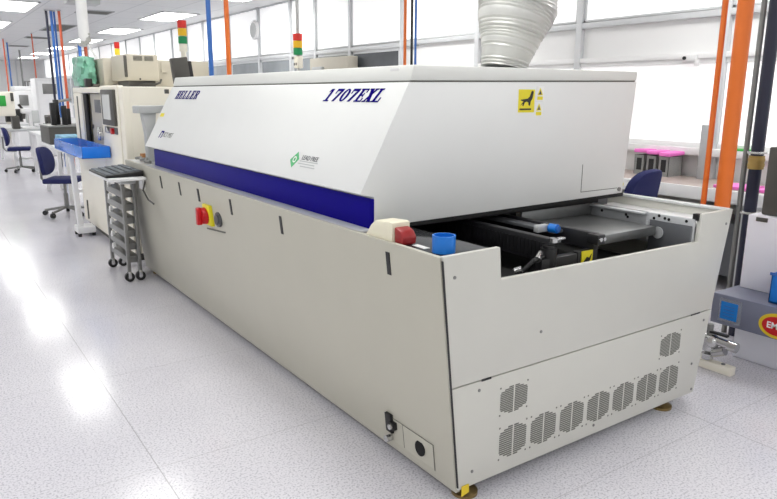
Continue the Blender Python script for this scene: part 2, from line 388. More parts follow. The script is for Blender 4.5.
# hood
prof = [(.088, .905), (.088, 1.022), (.024, 1.036), (.245, 1.447), (1.636, 1.468), (1.592, .922)]
hood = MB().prism(prof, fy, Y0, Y1, .004).build('hood', 'hood', ov)
MB().prism([(.250, 1.453), (.268, 1.512), (1.638, 1.518), (1.636, 1.474)], fy, Y0 + .001, Y1, .006).build('hood_cap', 'cap', ov)
MB().prism([(.255, 1.444), (.255, 1.456), (1.628, 1.476), (1.628, 1.462)], fy, Y0 + .006, Y1 - .006).build('cap_seam', 'seam', hood)
MB().box((.076, Y0 + .002, .899), (.09, Y1 - .03, 1.015), .001).build('blue_stripe', 'blue', ov)
MB().prism([(.19, .893), (.19, .906), (1.595, .924), (1.595, .908)], fy, Y0 - .004, Y0 + .03).build('hood_gasket', 'void', ov)
dr = MB()
for (a, b_) in (((1.272, .952), (1.275, 1.083)), ((1.272, .950), (1.545, .953))): dr.box((a[0], Y0 - .0015, a[1]), (b_[0], Y0 + .001, b_[1]), 0)
dr.build('access_door_edge', 'seam', hood)
MB().cyl((1.56, Y0 - .008, .945), (1.56, Y0 + .002, .945), .01).build('hood_screw', 'grey', hood)
MB().box((.185, Y1 - .035, 1.40), (.21, Y1 - .005, 1.43), .002).build('hood_latch', 'dark', ov)
MB().box((.29, .60, 1.485), (.2615, .66, 1.503), .001).build('cap_sticker', 'white', ov)

# lettering on the sloping front: u runs towards the camera (-y), v up the slope
def slope(A, B, y0):
    A = Vector((A[0], 0, A[1])); B = Vector((B[0], 0, B[1])); d = (B - A).normalized(); nn = Vector((-d.z, 0, d.x))
    return lambda u, v, w: tuple(A + d * v + nn * w + Vector((0, y0 - u, 0)))
def rect(a, b_, c, d): return [(a, b_), (c, b_), (c, d), (a, d)]
def arc(cu, cv, ro_u, ro_v, ri_u, ri_v, a0, a1, n=10):
    out = []
    for k in range(n):
        t0 = a0 + (a1 - a0) * k / n; t1 = a0 + (a1 - a0) * (k + 1) / n
        out.append([(cu + ro_u * math.cos(t0), cv + ro_v * math.sin(t0)), (cu + ro_u * math.cos(t1), cv + ro_v * math.sin(t1)), (cu + ri_u * math.cos(t1), cv + ri_v * math.sin(t1)), (cu + ri_u * math.cos(t0), cv + ri_v * math.sin(t0))])
    return out
GL = {
    '1': [rect(.28, 0, .52, 1), rect(.08, 0, .72, .09), [(.05, .74), (.28, .84), (.28, 1), (.2, 1)]],
    '7': [rect(.02, .82, .82, 1), [(.56, .82), (.82, .82), (.50, 0), (.22, 0)], rect(.02, .62, .12, .84)],
    '0': arc(.42, .5, .42, .5, .17, .40, 0, 2 * PI, 24),
    'E': [rect(.12, 0, .36, 1), rect(0, 0, .80, .1), rect(0, .9, .80, 1), rect(.3, .45, .6, .56), rect(.56, .36, .64, .66), rect(.72, 0, .82, .3), rect(.72, .7, .82, 1)],
    'X': [[(.02, 1), (.34, 1), (.86, 0), (.54, 0)], [(.62, 1), (.80, 1), (.24, 0), (.06, 0)], rect(-.04, .91, .42, 1), rect(.54, .91, .88, 1), rect(-.02, 0, .34, .09), rect(.46, 0, .92, .09)],
    'L': [rect(.12, 0, .36, 1), rect(0, 0, .80, .1), rect(0, .9, .5, 1), rect(.70, 0, .80, .34)],
    'H': [rect(.10, 0, .32, 1), rect(.60, 0, .82, 1), rect(.3, .44, .62, .56), rect(0, 0, .42, .1), rect(0, .9, .42, 1), rect(.5, 0, .92, .1), rect(.5, .9, .92, 1)],
    'R': [rect(.10, 0, .32, 1), rect(0, 0, .42, .1), rect(0, .9, .5, 1), rect(.3, .45, .5, .55), [(.42, .5), (.64, .5), (.92, 0), (.66, 0)]] + arc(.48, .725, .36, .275, .14, .17, -PI / 2, PI / 2, 8),
}
def word(name, s, fn, h, wd, m, root, shear=.32, gap=.96):
    mb = MB(); x = 0
    for ch in s:
        for poly in GL[ch]: mb.prism([((x + px) * wd + shear * py * h, py * h) for px, py in poly], fn, .0004, .002)
        x += gap
    return mb.build(name, m, root)
fA = slope((.024, 1.036), (.245, 1.447), 0)
vlen = lambda z: (z - 1.036) / .411 * math.hypot(.221, .411)
fn = slope((.024, 1.036), (.245, 1.447), 1.105)
word('model_lettering', '1707EXL', lambda u, v, w: fn(u, v + vlen(1.371), w), .060, .0665, 'ink', hood, .55, .98)
fnh = slope((.024, 1.036), (.245, 1.447), 3.19)
word('maker_lettering', 'HELLER', lambda u, v, w: fnh(u, v + vlen(1.366), w), .060, .070, 'ink', hood, .4, 1.06)
fB = slope((.024, 1.036), (.245, 1.447), 0)
sl = math.hypot(.221, .411)
def onB(y, z): 
    v0 = (z - 1.036) / .411 * sl
    return lambda u, v, w: fB(u - y, v + v0, w)
g = onB(3.07, 1.125)
lg = MB()
lg.prism([(-.09, -.022), (-.078, -.022), (-.060, .03), (-.072, .03)], g, .0004, .0015); lg.prism([(-.07, .018), (-.015, .018), (-.012, .03), (-.07, .03)], g, .0004, .0015); lg.prism([(-.045, -.022), (-.033, -.022), (-.012, .03), (-.024, .03)], g, .0004, .0015)
lg = lg.build('distributor_mark', 'ink', hood)
text('distributor_text', 'SCT MST', 'grey', lambda u, v, w: g(u + .085, v + .004, w), .05, hood, .0004, .0015, .25)
g = onB(1.098, 1.117)
gd = MB().prism([(-.052, -.012), (-.004, .05), (.020, .040), (-.004, .012), (-.006, -.022), (-.046, -.052)], g, .0004, .0016)
gd = MB().prism([(-.062, -.005), (-.016, .038), (.016, .005), (-.022, -.039)], g, .0004, .0016).build('lead_free_badge', 'green', hood)
MB().ring(g, .017, .011, .0016, .0022, 18, -.021, .0, .9, .9).build('badge_ring', 'white', hood)
text('badge_text', 'LEAD FREE', 'dgrey', lambda u, v, w: g(u + .108, v + .014, w), .030, hood, .0004, .0015, .1, .0002)
lt = MB()
for k, (a, b_) in enumerate(((.028, .19), (.02, .17), (.05, .18))): lt.prism(rect(a, -.004 - k * .012, b_, .0 - k * .012), g, .0004, .0012)
lt.build('badge_small_print', 'lgrey', hood)
MB().prism(rect(-.05, -.012, .03, .014), lambda u, v, w: slope((.024, 1.036), (.245, 1.447), 3.29)(u, v + vlen(1.252), w), .0004, .0015).build('yellow_sticker', 'yellow', hood)

# warning labels on the hood end
YF0 = Y0
fe = lambda u, v, w: (u, YF0 - w, v)
hw = MB().prism(rect(.826, 1.329, .924, 1.426), fe, .0003, .0014).build('hot_surface_label', 'yellow', hood)
hx, hz = .826, 1.329
hand = [(.012, .030), (.030, .046), (.014, .050), (.014, .054), (.034, .056), (.054, .058), (.066, .066), (.078, .092), (.090, .088), (.084, .060), (.074, .046), (.070, .028), (.062, .030), (.060, .042), (.050, .046), (.038, .042), (.030, .026), (.024, .030), (.026, .038)]
MB().prism([(hx + u, hz + v) for u, v in hand], fe, .0014, .0022).prism(rect(hx + .008, hz + .010, hx + .078, hz + .017), fe, .0014, .0022).build('hand_symbol', 'black', hood)
for (x, z) in ((.934, 1.378), (.930, 1.312)):
    lab = MB().prism(rect(x, z, x + .046, z + .062), fe, .0003, .0014).build('warning_label', 'white', hood)
    MB().prism([(x + .006, z + .024), (x + .040, z + .024), (x + .023, z + .056)], fe, .0014, .0019).prism(rect(x + .006, z + .004, x + .040, z + .019), fe, .0014, .0019).build('warning_triangle', 'yellow', hood)
    MB().prism([(x + .014, z + .027), (x + .032, z + .027), (x + .023, z + .046)], fe, .0019, .0023).build('warning_glyph', 'dark', hood)

# open end: conveyor, tray, brackets
def rail(x, w, z0, z1, y0, y1, nm='conveyor_rail'):
    r = MB().box((x, y0, z0), (x + w, y1, z1), .003)
    return r.build(nm, 'rail', ov)
r1 = rail(.625, .035, .775, .868, .115, 1.05)
f = MB(); k = .14
while k < 1.0: f.box((.6215, k, .785), (.6255, k + .008, .85), 0); k += .02
f.build('chain_guard', 'black', r1)
MB().box((.655, .12, .845), (.70, 1.05, .855), .001).build('chain_track', 'dgrey', r1)
r2 = rail(.86, .03, .80, .868, .09, 1.05)
MB().box((.80, .25, .845), (.86, 1.05, .858), .001).build('chain_track', 'dgrey', r2)
MB().box((.365, .15, .795), (.395, 1.05, .81), .001).build('lower_rail', 'grey', ov)
MB().box((.27, .04, .70), (.60, 1.0, .715), 0).build('drip_pan', 'void', ov)
MB().box((.56, .085, .70), (.76, .12, .80), .004).build('rail_carriage', 'black', ov)
MB().cyl((.62, .11, .62), (.62, .11, .835), .032).cyl((.62, .11, .835), (.62, .11, .845), .024).build('drive_motor', 'black', ov)
MB().cyl((.64, .105, .856), (.64, .105, .872), .016).box((.64, .09, .864), (.69, .11, .872), .002).build('shaft_end', 'silver', ov)
MB().cyl((.55, .10, .80), (.59, .12, .815), .013).build('shaft_end', 'silver', ov)
MB().cyl((.455, .12, .765), (.47, .10, .775), .013).build('shaft_end', 'silver', ov)
MB().tube([(.50, .15, .70), (.50, .12, .76), (.53, .10, .80), (.58, .10, .81)], .009).build('sensor_cable', 'black', ov)
kn = MB().box((.735, .275, .852), (.80, .30, .882), .003).build('width_knob_block', 'alu', ov)
MB().cyl((.812, .24, .866), (.805, .275, .866), .019).build('width_knob', 'cup', ov)
MB().cyl((.814, .232, .866), (.812, .242, .866), .013).build('knob_cap', 'bhose', ov)
MB().box((.845, .06, .825), (.89, .115, .866), .003).build('rail_end_block', 'black', ov)
for x in (.857, .878): MB().cyl((x, .052, .848), (x, .06, .848), .008).build('bolt', 'silver', ov)
MB().box((.78, .10, .66), (.90, .13, .80), .003).build('rail_bracket', 'black', ov)
st = MB().box((.80, .096, .735), (.865, .0995, .80), 0).build('pinch_point_label', 'yellow', ov)
MB().prism([(.81, .755), (.83, .775), (.845, .77), (.857, .785), (.852, .765), (.84, .75), (.825, .757)], fy, .094, .096).build('pinch_symbol', 'black', ov)
MB().box((.93, .175, .785), (1.40, .56, .826), .003).box((.93, .555, .826), (1.42, .565, .88), .002).build('transfer_plate', 'plate', ov)
MB().box((1.27, .575, .82), (1.30, .59, .91), .002).box((1.10, .58, .83), (1.43, .59, .905), .002).build('back_bracket', 'alu', ov)
iw = MB().box((1.43, .016, .74), (1.448, .62, .878), .002).box((1.40, .25, .868), (1.448, .62, .878), .002).build('inner_wall', 'alu', ov)
mb = MB()
for (y, z) in ((.50, .85), (.46, .87), (.36, .85), (.35, .84), (.21, .855), (.185, .87), (.155, .862), (.135, .86), (.05, .865)): mb.cyl((1.4285, y, z), (1.431, y, z), .007, seg=10)
mb.build('bolt_hole', 'void', iw)
br = MB().box((1.418, .018, .70), (1.43, .225, .848), .002).build('end_bracket', 'dgrey', ov)
MB().cyl((1.412, .175, .795), (1.419, .175, .795), .027).build('bushing', 'alu', br)
MB().box((1.40, .222, .755), (1.43, .232, .845), .002).build('bracket_flange', 'alu', br)
MB().box((1.448, .016, .845), (1.68, .62, .855), .001).build('right_recess', 'wpaint', ov)
MB().box((1.452, .60, .855), (1.60, .615, .90), .002).build('recess_end', 'dgrey', ov)
MB().box((1.665, .004, .893), (1.702, YE, .906), .004).build('right_rim', 'ledge', ov)
MB().box((1.44, .005, .872), (1.47, .03, .902), .001).build('corner_clip', 'black', ov)
# emergency stop housing on the corner deck
es = MB().prism([(.46, .893), (.42, .94), (.39, .962), (.30, .968), (.285, .966), (.285, .893)], fx, .012, .092, .006).build('emergency_stop_housing', 'cream2', ov)
MB().prism([(.284, .893), (.284, .952), (.25, .942), (.232, .92), (.236, .893)], fx, .022, .082, .006).build('emergency_stop_button', 'dred', ov)
MB().box((.055, .155, .8932), (.08, .225, .8942), 0).build('deck_label', 'white', ov)
# keyboard shelf bracketed to the far end
MB().box((-.255, 3.30, .80), (-.001, 3.95, .822), .008).box((-.005, 3.42, .72), (.02, 3.5, .80), .003).box((.0, 3.72, .72), (.02, 3.8, .80), .003).build('keyboard_shelf', 'wpaint', ov)
MB().tube([(.02, 3.40, .80), (-.01, 3.38, .72), (.0, 3.30, .66), (-.005, 3.15, .65)], .006).build('shelf_bracket', 'dark', ov)
# monitor arm behind the hood
MB().box((.045, 3.56, 1.258), (.265, 3.72, 1.312), .006).build('arm_tray', 'lgrey', ov)
MB().prism([(.085, 1.26), (.185, 1.26), (.165, 1.10), (.165, .90), (.105, .90), (.105, 1.10)], fy, 3.60, 3.68, .004).build('arm_post', 'lgrey', ov)
# stack light on the oven
MB().cyl((.425, 3.62, .899), (.425, 3.62, 1.72), .02).cyl((.425, 3.62, 1.71), (.425, 3.62, 1.764), .03).build('stack_light_post', 'cream', ov)
for (z, m) in ((1.766, 'lgreen'), (1.823, 'amber'), (1.88, 'lred')):
    MB().cyl((.425, 3.62, z), (.425, 3.62, z + .052), .033).build('stack_lamp', m, ov)
# exhaust collar
MB().lathe((1.205, 1.0, 1.512), [(.14, 0), (.14, .012), (.118, .014), (.118, .02)]).build('exhaust_collar', 'alu', ov)

mon = thing('monitor', 'black flat monitor seen from behind at the oven hood corner', 'monitor', (.36, 3.49, .9))
R = Matrix.Translation((.340, 3.46, 1.565)) @ Matrix.Rotation(math.radians(10), 4, 'Z') @ Matrix.Rotation(math.radians(-7), 4, 'Y')
MB().box((-.064, -.02, -.12), (.064, .02, .092), .006, R).build('screen_housing', 'dark', mon)
MB().box((.045, -.005, -.10), (.10, .03, .06), .006, R).build('rear_cover', 'black', mon)
MB().cyl((.36, 3.49, .9), (.36, 3.49, 1.52), .02).cyl((.36, 3.49, .9), (.36, 3.49, .91), .06).build('stand', 'black', mon)

# foil duct rising from the hood
pts = []; rad = []
path = [((1.205, 1.0, 1.533), .115), ((1.215, 1.0, 1.58), .124), ((1.243, 1.0, 1.68), .152), ((1.262, 1.0, 1.765), .185), ((1.285, 1.0, 1.83), .200), ((1.295, 1.0, 1.90), .188), ((1.295, 1.0, 2.0), .195), ((1.295, 1.0, 2.3), .19), ((1.295, 1.0, 2.6), .19), ((1.295, 1.0, CZ), .19)]
for (p, r), (p2, r2) in zip(path, path[1:]):
    nseg = max(4, int((Vector(p2) - Vector(p)).length / .008))
    for k in range(nseg):
        t = k / nseg; q = Vector(p).lerp(Vector(p2), t); pts.append(q); rad.append(r + (r2 - r) * t + (.0028 if len(pts) % 2 else -.0012) + random.uniform(-.002, .002))
solo(MB().tube(pts, .1, 28, rad), 'exhaust_duct', 'foil', 'crinkled silver foil duct rising from the oven hood to the ceiling', 'duct')

# things on the oven
solo(MB().lathe((.082, .085, .893), [(.039, .0006), (.039, .058), (.034, .058), (.034, .006), (.0, .006)]), 'cup', 'cup', 'round open blue plastic cup standing on the near oven corner', 'cup')
bt = thing('bottle', 'small clear bottle with yellow cap on the oven right rim', 'bottle', (1.675, .60, .9065))
MB().cyl((1.675, .60, .9065), (1.675, .60, .945), .018).build('bottle_body', 'lgrey', bt)
MB().box((1.645, .585, .94), (1.705, .615, .962), .006).cyl((1.675, .60, .935), (1.675, .60, .968), .016).build('cap', 'yellow', bt)
kb = thing('keyboard', 'black computer keyboard on the white shelf at the oven far end', 'keyboard', (-.08, 3.62, .822))
MB().prism([(-.262, .8235), (-.262, .838), (-.004, .862), (-.004, .8235)], fy, 3.36, 3.90, .004).build('keyboard_body', 'black', kb)
rows = []
for i in range(5):
    mb = MB()
    for j in range(12):
        x = -.252 + i * .049; y = 3.385 + j * .042
        if (i, j) in ((4, 3),): continue
        z = .838 + (x + .262) / .258 * .024
        mb.box((x, y, z), (x + .040, y + .034, z + .008), .002)
    mb.build('key_row', 'keys', kb)
solo(MB().box((.11, 3.79, .8995), (.175, 3.85, .945), .003), 'brown_block', 'brown', 'small brown cardboard block on the oven top behind the keyboard', 'block')
cb = MB().tube([(0.055, 3.76, .9165), (0.075, 3.70, .925), (0.055, 3.62, .918), (0.075, 3.54, .93), (0.045, 3.48, .916), (0.065, 3.41, .916)], .011)
solo(cb, 'cable', 'grey', 'short grey cable bunched on the oven top beyond the blue stripe', 'cable')

# ------------------------------------------------------------------ narrow rack trolley
tr = thing('rack_trolley', 'narrow grey metal rack trolley on casters below the keyboard shelf', 'trolley', (-.06, 3.85, 0))
tx0, tx1, ty0, ty1 = -.10, -.02, 3.60, 4.13
for (x, y) in ((tx0, ty0), (tx0, ty1), (tx1, ty0), (tx1, ty1)):
    MB().box((x - .012, y - .018, .075), (x + .012, y + .018, .745), .003).build('post', 'grey', tr)
    c = MB().cyl((x, y - .014, .036), (x, y + .014, .036), .036).build('caster', 'black', tr)
    MB().box((x - .012, y - .02, .03), (x + .012, y - .015, .08), .002).box((x - .012, y + .015, .03), (x + .012, y + .02, .08), .002).cyl((x, y - .016, .036), (x, y + .016, .036), .014).build('fork', 'silver', c)
MB().box((tx0 - .015, ty0 - .02, .745), (tx1 + .015, ty1 + .02, .765), .003).build('top_plate', 'lgrey', tr)
for k in range(6):
    z = .14 + k * .1
    s = MB().box((tx0 - .008, ty0 + .02, z), (tx1, ty1 - .02, z + .05), .003).build('shelf', 'grey', tr)
    MB().cyl((tx0 - .012, ty1 - .10, z + .062), (tx0 + .01, ty1 - .10, z + .062), .024).build('reel', 'white', tr)

# ------------------------------------------------------------------ pick and place machine
pm = thing('placement_machine', 'cream pick and place machine with touch screen beyond the oven', 'machine', (.1, 4.22, 0))
PX, PY0, PY1, PZ = .10, 4.22, 6.25, 1.455
MB().box((.14, PY0 + .02, .0), (1.34, PY1 - .02, .06), 0).build('plinth', 'dark', pm)
MB().box((.155, PY0, .06), (1.36, 5.03, PZ), .012).box((PX + .002, PY0, .06), (.165, PY0 + .13, PZ), .012).build('near_housing', 'cream', pm)
MB().box((.55, 5.03, .06), (1.36, PY1, PZ - .01), .012).build('rear_housing', 'cream', pm)
MB().box((PX - .004, PY0 + .14, .06), (.155, 5.0, PZ + .01), .012).build('control_door', 'cream', pm)
MB().box((PX, 5.03, .06), (.55, PY1, .86), .012).build('lower_front', 'cream', pm)
MB().box((PX, 5.03, 1.40), (.55, PY1, PZ), .008).box((PX, 5.86, .86), (.30, PY1, 1.40), .008).build('front_frame', 'cream', pm)
MB().box((.30, 5.72, .86), (.32, 5.86, 1.40), 0).box((.12, 5.70, .865), (.14, 5.86, 1.395), .002).build('door_gap', 'void', pm)
MB().box((.115, 6.02, .90), (.095, 6.06, 1.37), .002).build('frame_handle', 'dark', pm)
hd = MB().box((.15, 5.05, .865), (.17, 5.68, 1.395), .004).build('sliding_door', 'beige', pm)
MB().box((.143, 5.22, 1.22), (.15, 5.48, 1.34), .003).build('door_window', 'dgrey', hd)
MB().cyl((.14, 5.64, 1.08), (.15, 5.64, 1.08), .02).build('door_knob', 'dark', hd)
ts = MB().box((.07, 4.42, 1.13), (.10, 4.86, 1.432), .008).build('touch_screen', 'dark', pm)
MB().box((.066, 4.52, 1.18), (.071, 4.78, 1.39), 0).build('screen_face', 'scr', ts)
MB().box((.085, 4.43, 1.06), (.10, 4.86, 1.115), .003).build('button_bar', 'dgrey', pm)
MB().cyl((.06, 4.53, 1.085), (.086, 4.53, 1.085), .026).build('red_button', 'red', pm)
MB().cyl((.07, 4.72, 1.09), (.086, 4.72, 1.09), .025).build('grey_button', 'silver', pm)
MB().cyl((.06, 5.0, 1.03), (.10, 5.0, 1.03), .03).box((.06, 5.0, .98), (.10, 5.06, 1.10), .006).build('door_lock', 'silver', pm)
mb = MB()
for (x, z, r) in ((.47, 1.34, .012), (.34, 1.0, .02), (.5, 1.13, .012), (.28, .94, .01), (.62, 1.18, .012)): mb.cyl((x, PY0 - .006, z), (x, PY0 + .002, z), r, seg=12)
mb.build('bolt_head', 'dark', pm)
MB().box((.09, 6.0, .10), (.101, 6.03, .30), .002).build('skirt_handle', 'dark', pm)
u = MB().box((.33, 4.95, 1.515), (.625, 5.5, 1.748), .012).build('camera_housing', 'beige', pm)
for x in (.40, .50):
    f = MB()
    for k in range(5): f.box((x, 4.946, 1.693 + k * .009), (x + .08, 4.951, 1.698 + k * .009), 0)
    f.build('vent_slots', 'seam', u)
MB().box((.315, 4.94, 1.545), (.342, 4.955, 1.735), .004).cyl((.328, 4.932, 1.58), (.328, 4.945, 1.58), .010).build('side_grip', 'dark', u)
MB().cyl((.45, 4.945, 1.53), (.45, 4.951, 1.53), .008).build('housing_screw', 'black', u)
MB().tube([(.40, 5.0, 1.475), (.50, 4.96, 1.485), (.58, 4.97, 1.48), (.63, 4.95, 1.50), (.645, 4.96, 1.53)], .010).box((.36, 4.99, 1.455), (.60, 5.4, 1.515), .004).build('cable_run', 'dark', u)
MB().box((.27, 5.56, PZ), (.50, 6.2, 1.735), .01).build('rear_cover_box', 'beige', pm)
MB().box((.64, 5.2, PZ), (1.2, 6.0, 1.715), .01).box((.72, 5.19, 1.60), (.78, 5.2, 1.69), .0).build('right_cover_box', 'beige', pm)
MB().cyl((.52, 6.0, 1.44), (.52, 6.0, 1.80), .018).build('stack_light_post', 'cream', pm)
for (z, m) in ((1.79, 'lyel'), (1.855, 'lred')): MB().cyl((.52, 6.0, z), (.52, 6.0, z + .062), .027).build('stack_lamp', m, pm)

# on and around it
gw = MB(); t = bmesh.new(); bmesh.ops.create_cube(t, size=1); bmesh.ops.subdivide_edges(t, edges=t.edges, cuts=7, use_grid_fill=True)
for v in t.verts:
    q = v.co.normalized() * .62; c = v.co.lerp(q, .25); k = .075 if abs(v.co.z) < .5 else 0
    c += Vector((random.uniform(-k, k), random.uniform(-k, k), random.uniform(-k, k) * .6))
    v.co = Vector((.17 + c.x * .16, 5.95 + c.y * .36, 1.605 + c.z * .29))
zmin = min(v.co.z for v in t.verts)
for v in t.verts: v.co.z += PZ + .002 - zmin
gw._add(t)
solo(gw, 'green_wrapped_bundle', 'teal', 'green film wrapped bundle on top of the cream placement machine', 'bundle')
bc = thing('small_camera', 'small black camera head on the front edge of the cream machine', 'camera', (.14, 5.65, PZ))
MB().box((.11, 5.60, PZ + .004), (.17, 5.70, PZ + .085), .01).build('camera_body', 'black', bc); MB().box((.17, 5.58, PZ + .002), (.23, 5.66, PZ + .035), .006).build('camera_foot', 'dark', bc)
wd = thing('white_exhaust_pipe', 'white round exhaust pipe dropping from the ceiling above the cream machine', 'pipe', (.31, 6.5, CZ))
MB().cyl((.31, 6.5, 2.0), (.31, 6.5, CZ), .056).cyl((.31, 6.5, 1.93), (.31, 6.5, 2.0), .035, .056).build('pipe', 'wfoil', wd)
mb = MB()
for k in range(6): mb.sph((.32 + random.uniform(-.03, .03), 6.5, 1.91 + k * .022), .05, (1, 1, .5))
mb.build('crumpled_sleeve', 'foil', wd)
MB().tube([(.33, 6.5, 1.94), (.36, 6.46, 1.86), (.39, 6.40, 1.78), (.40, 6.34, 1.70), (.40, 6.30, 1.58)], .014).build('flexible_tail', 'wpaint', wd)

ty = thing('blue_tray', 'long open blue plastic tray held in front of the cream machine', 'tray', (-.03, 5.4, .845))
tx0, tx1, ty0, ty1, tz0, tz1 = -.15, .085, 4.72, 6.10, .845, .945
MB().box((tx0, ty0, tz0), (tx1, ty0 + .008, tz1), .002).build('near_end', 'tray', ty)
MB().box((tx0, ty0, tz0), (tx0 + .006, ty1, tz1), .002).box((tx1 - .006, ty0, tz0), (tx1, ty1, tz1), .002).box((tx0, ty1 - .008, tz0), (tx1, ty1, tz1), .002).build('tray_wall', 'trayt', ty)
MB().box((tx0, ty0, tz0), (tx1, ty1, tz0 + .006), .001).build('tray_floor', 'tray', ty)
sd = thing('tray_stand', 'white post stand with flared foot under the blue tray', 'stand', (.0, 6.0, 0))
MB().prism([(-.14, .845), (.08, .845), (.06, .80), (-.06, .78), (-.03, .10), (-.08, .10), (-.10, .78)], fy, 5.62, 5.70, .004).build('post', 'wpaint', sd)
MB().box((-.10, 5.56, .03), (.07, 5.76, .10), .012).build('foot', 'wpaint', sd)
for (x, y) in ((-.08, 5.58), (.05, 5.58), (-.08, 5.74), (.05, 5.74)): MB().cyl((x, y, 0), (x, y, .03), .018).build('rubber_foot', 'black', sd)

# ------------------------------------------------------------------ office chairs
def office_chair(label, loc, rz, group):
    o = thing('office_chair', label, 'chair', (0, 0, 0), 0, group)
    MB().box((-.22, -.21, .45), (.22, .21, .515), .03).build('seat', 'seatb', o)
    t = MB(); sgn = lambda v: -1 if v < 0 else 1
    outl = [(.215 * sgn(math.cos(k * PI / 18)) * abs(math.cos(k * PI / 18)) ** .75, .19 * sgn(math.sin(k * PI / 18)) * abs(math.sin(k * PI / 18)) ** .75) for k in range(36)]
    t.prism(outl, lambda u, v, w: (u, w - .05 * (u / .21) ** 2, v), -.028, .028, .012)
    bmesh.ops.transform(t.bm, matrix=Matrix.Translation((0, .25, .735)) @ Matrix.Rotation(math.radians(-8), 4, 'X'), verts=t.bm.verts)
    t.build('backrest', 'seatb', o)
    MB().tube([(0, .05, .44), (0, .24, .44), (0, .29, .50), (0, .29, .74)], .016).build('back_post', 'grey', o)
    MB().cyl((0, 0, .09), (0, 0, .30), .028).cyl((0, 0, .30), (0, 0, .45), .018).build('gas_lift', 'grey', o)
    for k in range(5):
        a = 2 * PI * k / 5 + .3; d = Vector((math.cos(a), math.sin(a), 0))
        l = MB().tube([d * .02 + Vector((0, 0, .11)), d * .16 + Vector((0, 0, .09)), d * .29 + Vector((0, 0, .07))], .018).build('leg', 'grey', o)
        s = Vector((-d.y, d.x, 0)) * .022
        MB().cyl(d * .29 + Vector((0, 0, .032)) - s, d * .29 + Vector((0, 0, .032)) + s, .032).build('caster', 'black', l)
    o.location = loc; o.rotation_euler = (0, 0, rz); return o
ch0 = office_chair('blue office chair just beyond the cream machine and its blue tray', (.05, 7.0, 0), math.radians(62), 'blue office chairs'); ch0.scale = (.86, .86, .86)
dup(ch0, (.20, 12.3, 0), math.radians(80), 'blue office chair at the far benches on the left edge')
dup(ch0, (2.66, 1.36, 0), math.radians(190), 'blue office chair behind the oven at the taupe desk').scale = (1, 1, 1)

# ------------------------------------------------------------------ far workstations
def bench(label, x0, x1, y0, y1, z, m='lgrey'):
    o = thing('workbench', label, 'workbench', (x0, y0, 0), group='far workbenches')
    MB().box((x0, y0, z - .04), (x1, y1, z), .005).build('tabletop', m, o)
    for x in (x0 + .05, x1 - .05):
        for y in (y0 + .05, y1 - .05): MB().box((x - .025, y - .025, 0), (x + .025, y + .025, z - .04), .003).build('leg', 'wpaint', o)
    MB().box((x0 + .05, y0 + .03, .18), (x1 - .05, y0 + .07, .22), .002).build('stretcher', 'wpaint', o)
bench('nearest white topped workbench beyond the cream machine', .15, 1.0, 7.5, 9.35, .72, 'wpaint')
bench('white workbench in the middle of the far row', .35, 1.3, 9.4, 12.0, .74, 'wpaint')
bench('grey workbench at the far left end of the row', .12, .80, 12.7, 15.2, .74)
dc = thing('dark_cabinet', 'dark grey low cabinet standing on the nearest far workbench', 'cabinet', (.42, 8.4, .72))
MB().box((.16, 8.5, .72), (.9, 9.25, .95), .008).build('cabinet_body', 'dark', dc); MB().box((.152, 8.48, .951), (.91, 9.27, .97), .004).build('cabinet_lid', 'grey', dc)
for k in range(4):
    z = .722 + (k // 2) * .08; y = 7.12 + (k % 2) * .30
    solo(MB().box((.17, y + .42, z), (.42, y + .70, z + .075), .006), 'carton', 'carton', ('lower front', 'lower rear', 'upper front', 'upper rear')[k] + ' blue and white carton stacked on the nearest far workbench', 'carton', 'blue and white cartons')
for k, (x, y, h, w) in enumerate(((.24, 8.7, .30, .03), (.31, 8.85, .34, .03), (.38, 8.7, .26, .03), (.45, 8.85, .22, .03))):
    solo(MB().box((x, y, .971), (x + 2 * w, y + .1, .971 + h), .006), 'black_case', 'black', ('black upright case left on the dark cabinet', 'tallest black upright case on the dark cabinet', 'black upright case third from left on dark cabinet', 'shortest black upright case right on the dark cabinet')[k], 'case', 'black cases on the dark cabinet')
ct = thing('crt_monitor', 'cream box monitor with small green screen at the left edge', 'monitor', (.0, 10.6, .74))
MB().box((-.28 + .0, 12.75, .98), (.26, 13.2, 1.42), .02).build('monitor_case', 'cream', ct)
MB().box((-.10, 12.74, 1.16), (.12, 12.752, 1.35), .004).build('screen', 'gscr', ct)
MB().box((.20, 12.73, 1.25), (.25, 12.75, 1.40), .004).build('control_panel', 'dark', ct)
MB().box((.20, 12.85, .74), (.32, 13.1, .98), .01).build('monitor_riser', 'dark', ct)
ct.location = (.0, 12.9, .74)
for ch in ct.children: ch.location = (-ct.location[0], -(ct.location[1] - 10.6), 0)
mi = thing('microscope', 'grey bench microscope on a curved arm beside the dark cabinet', 'microscope', (.55, 9.9, .74))
MB().cyl((.50, 9.9, .74), (.50, 9.9, .77), .12).build('base', 'grey', mi)
MB().tube([(.50, 9.9, .77), (.40, 9.9, 1.0), (.43, 9.9, 1.18), (.55, 9.9, 1.28), (.72, 9.9, 1.31)], .022).build('arm', 'grey', mi)
MB().box((.36, 9.82, .86), (.52, 9.98, .96), .02).cyl((.40, 9.9, .96), (.36, 9.86, 1.06), .03).build('head', 'dark', mi)
for k, (x, y, w, h) in enumerate(((.60, 10.6, .3, .14), (.72, 11.2, .3, .22), (.55, 11.6, .25, .12))):
    solo(MB().box((x, y, .742), (x + w, y + .3, .742 + h), .01).box((x + .02, y + .02, .742 + h), (x + w - .02, y + .28, .742 + h + .02), .004), 'instrument_box', ('lgrey', 'wpaint', 'dgrey')[k], ('light grey', 'white', 'dark grey')[k] + ' instrument box on the middle far workbench', 'instrument', 'instruments on the far bench')
wm = thing('white_cabinet', 'tall white equipment cabinet at the far end behind the hoses', 'cabinet', (.95, 13.6, 0))
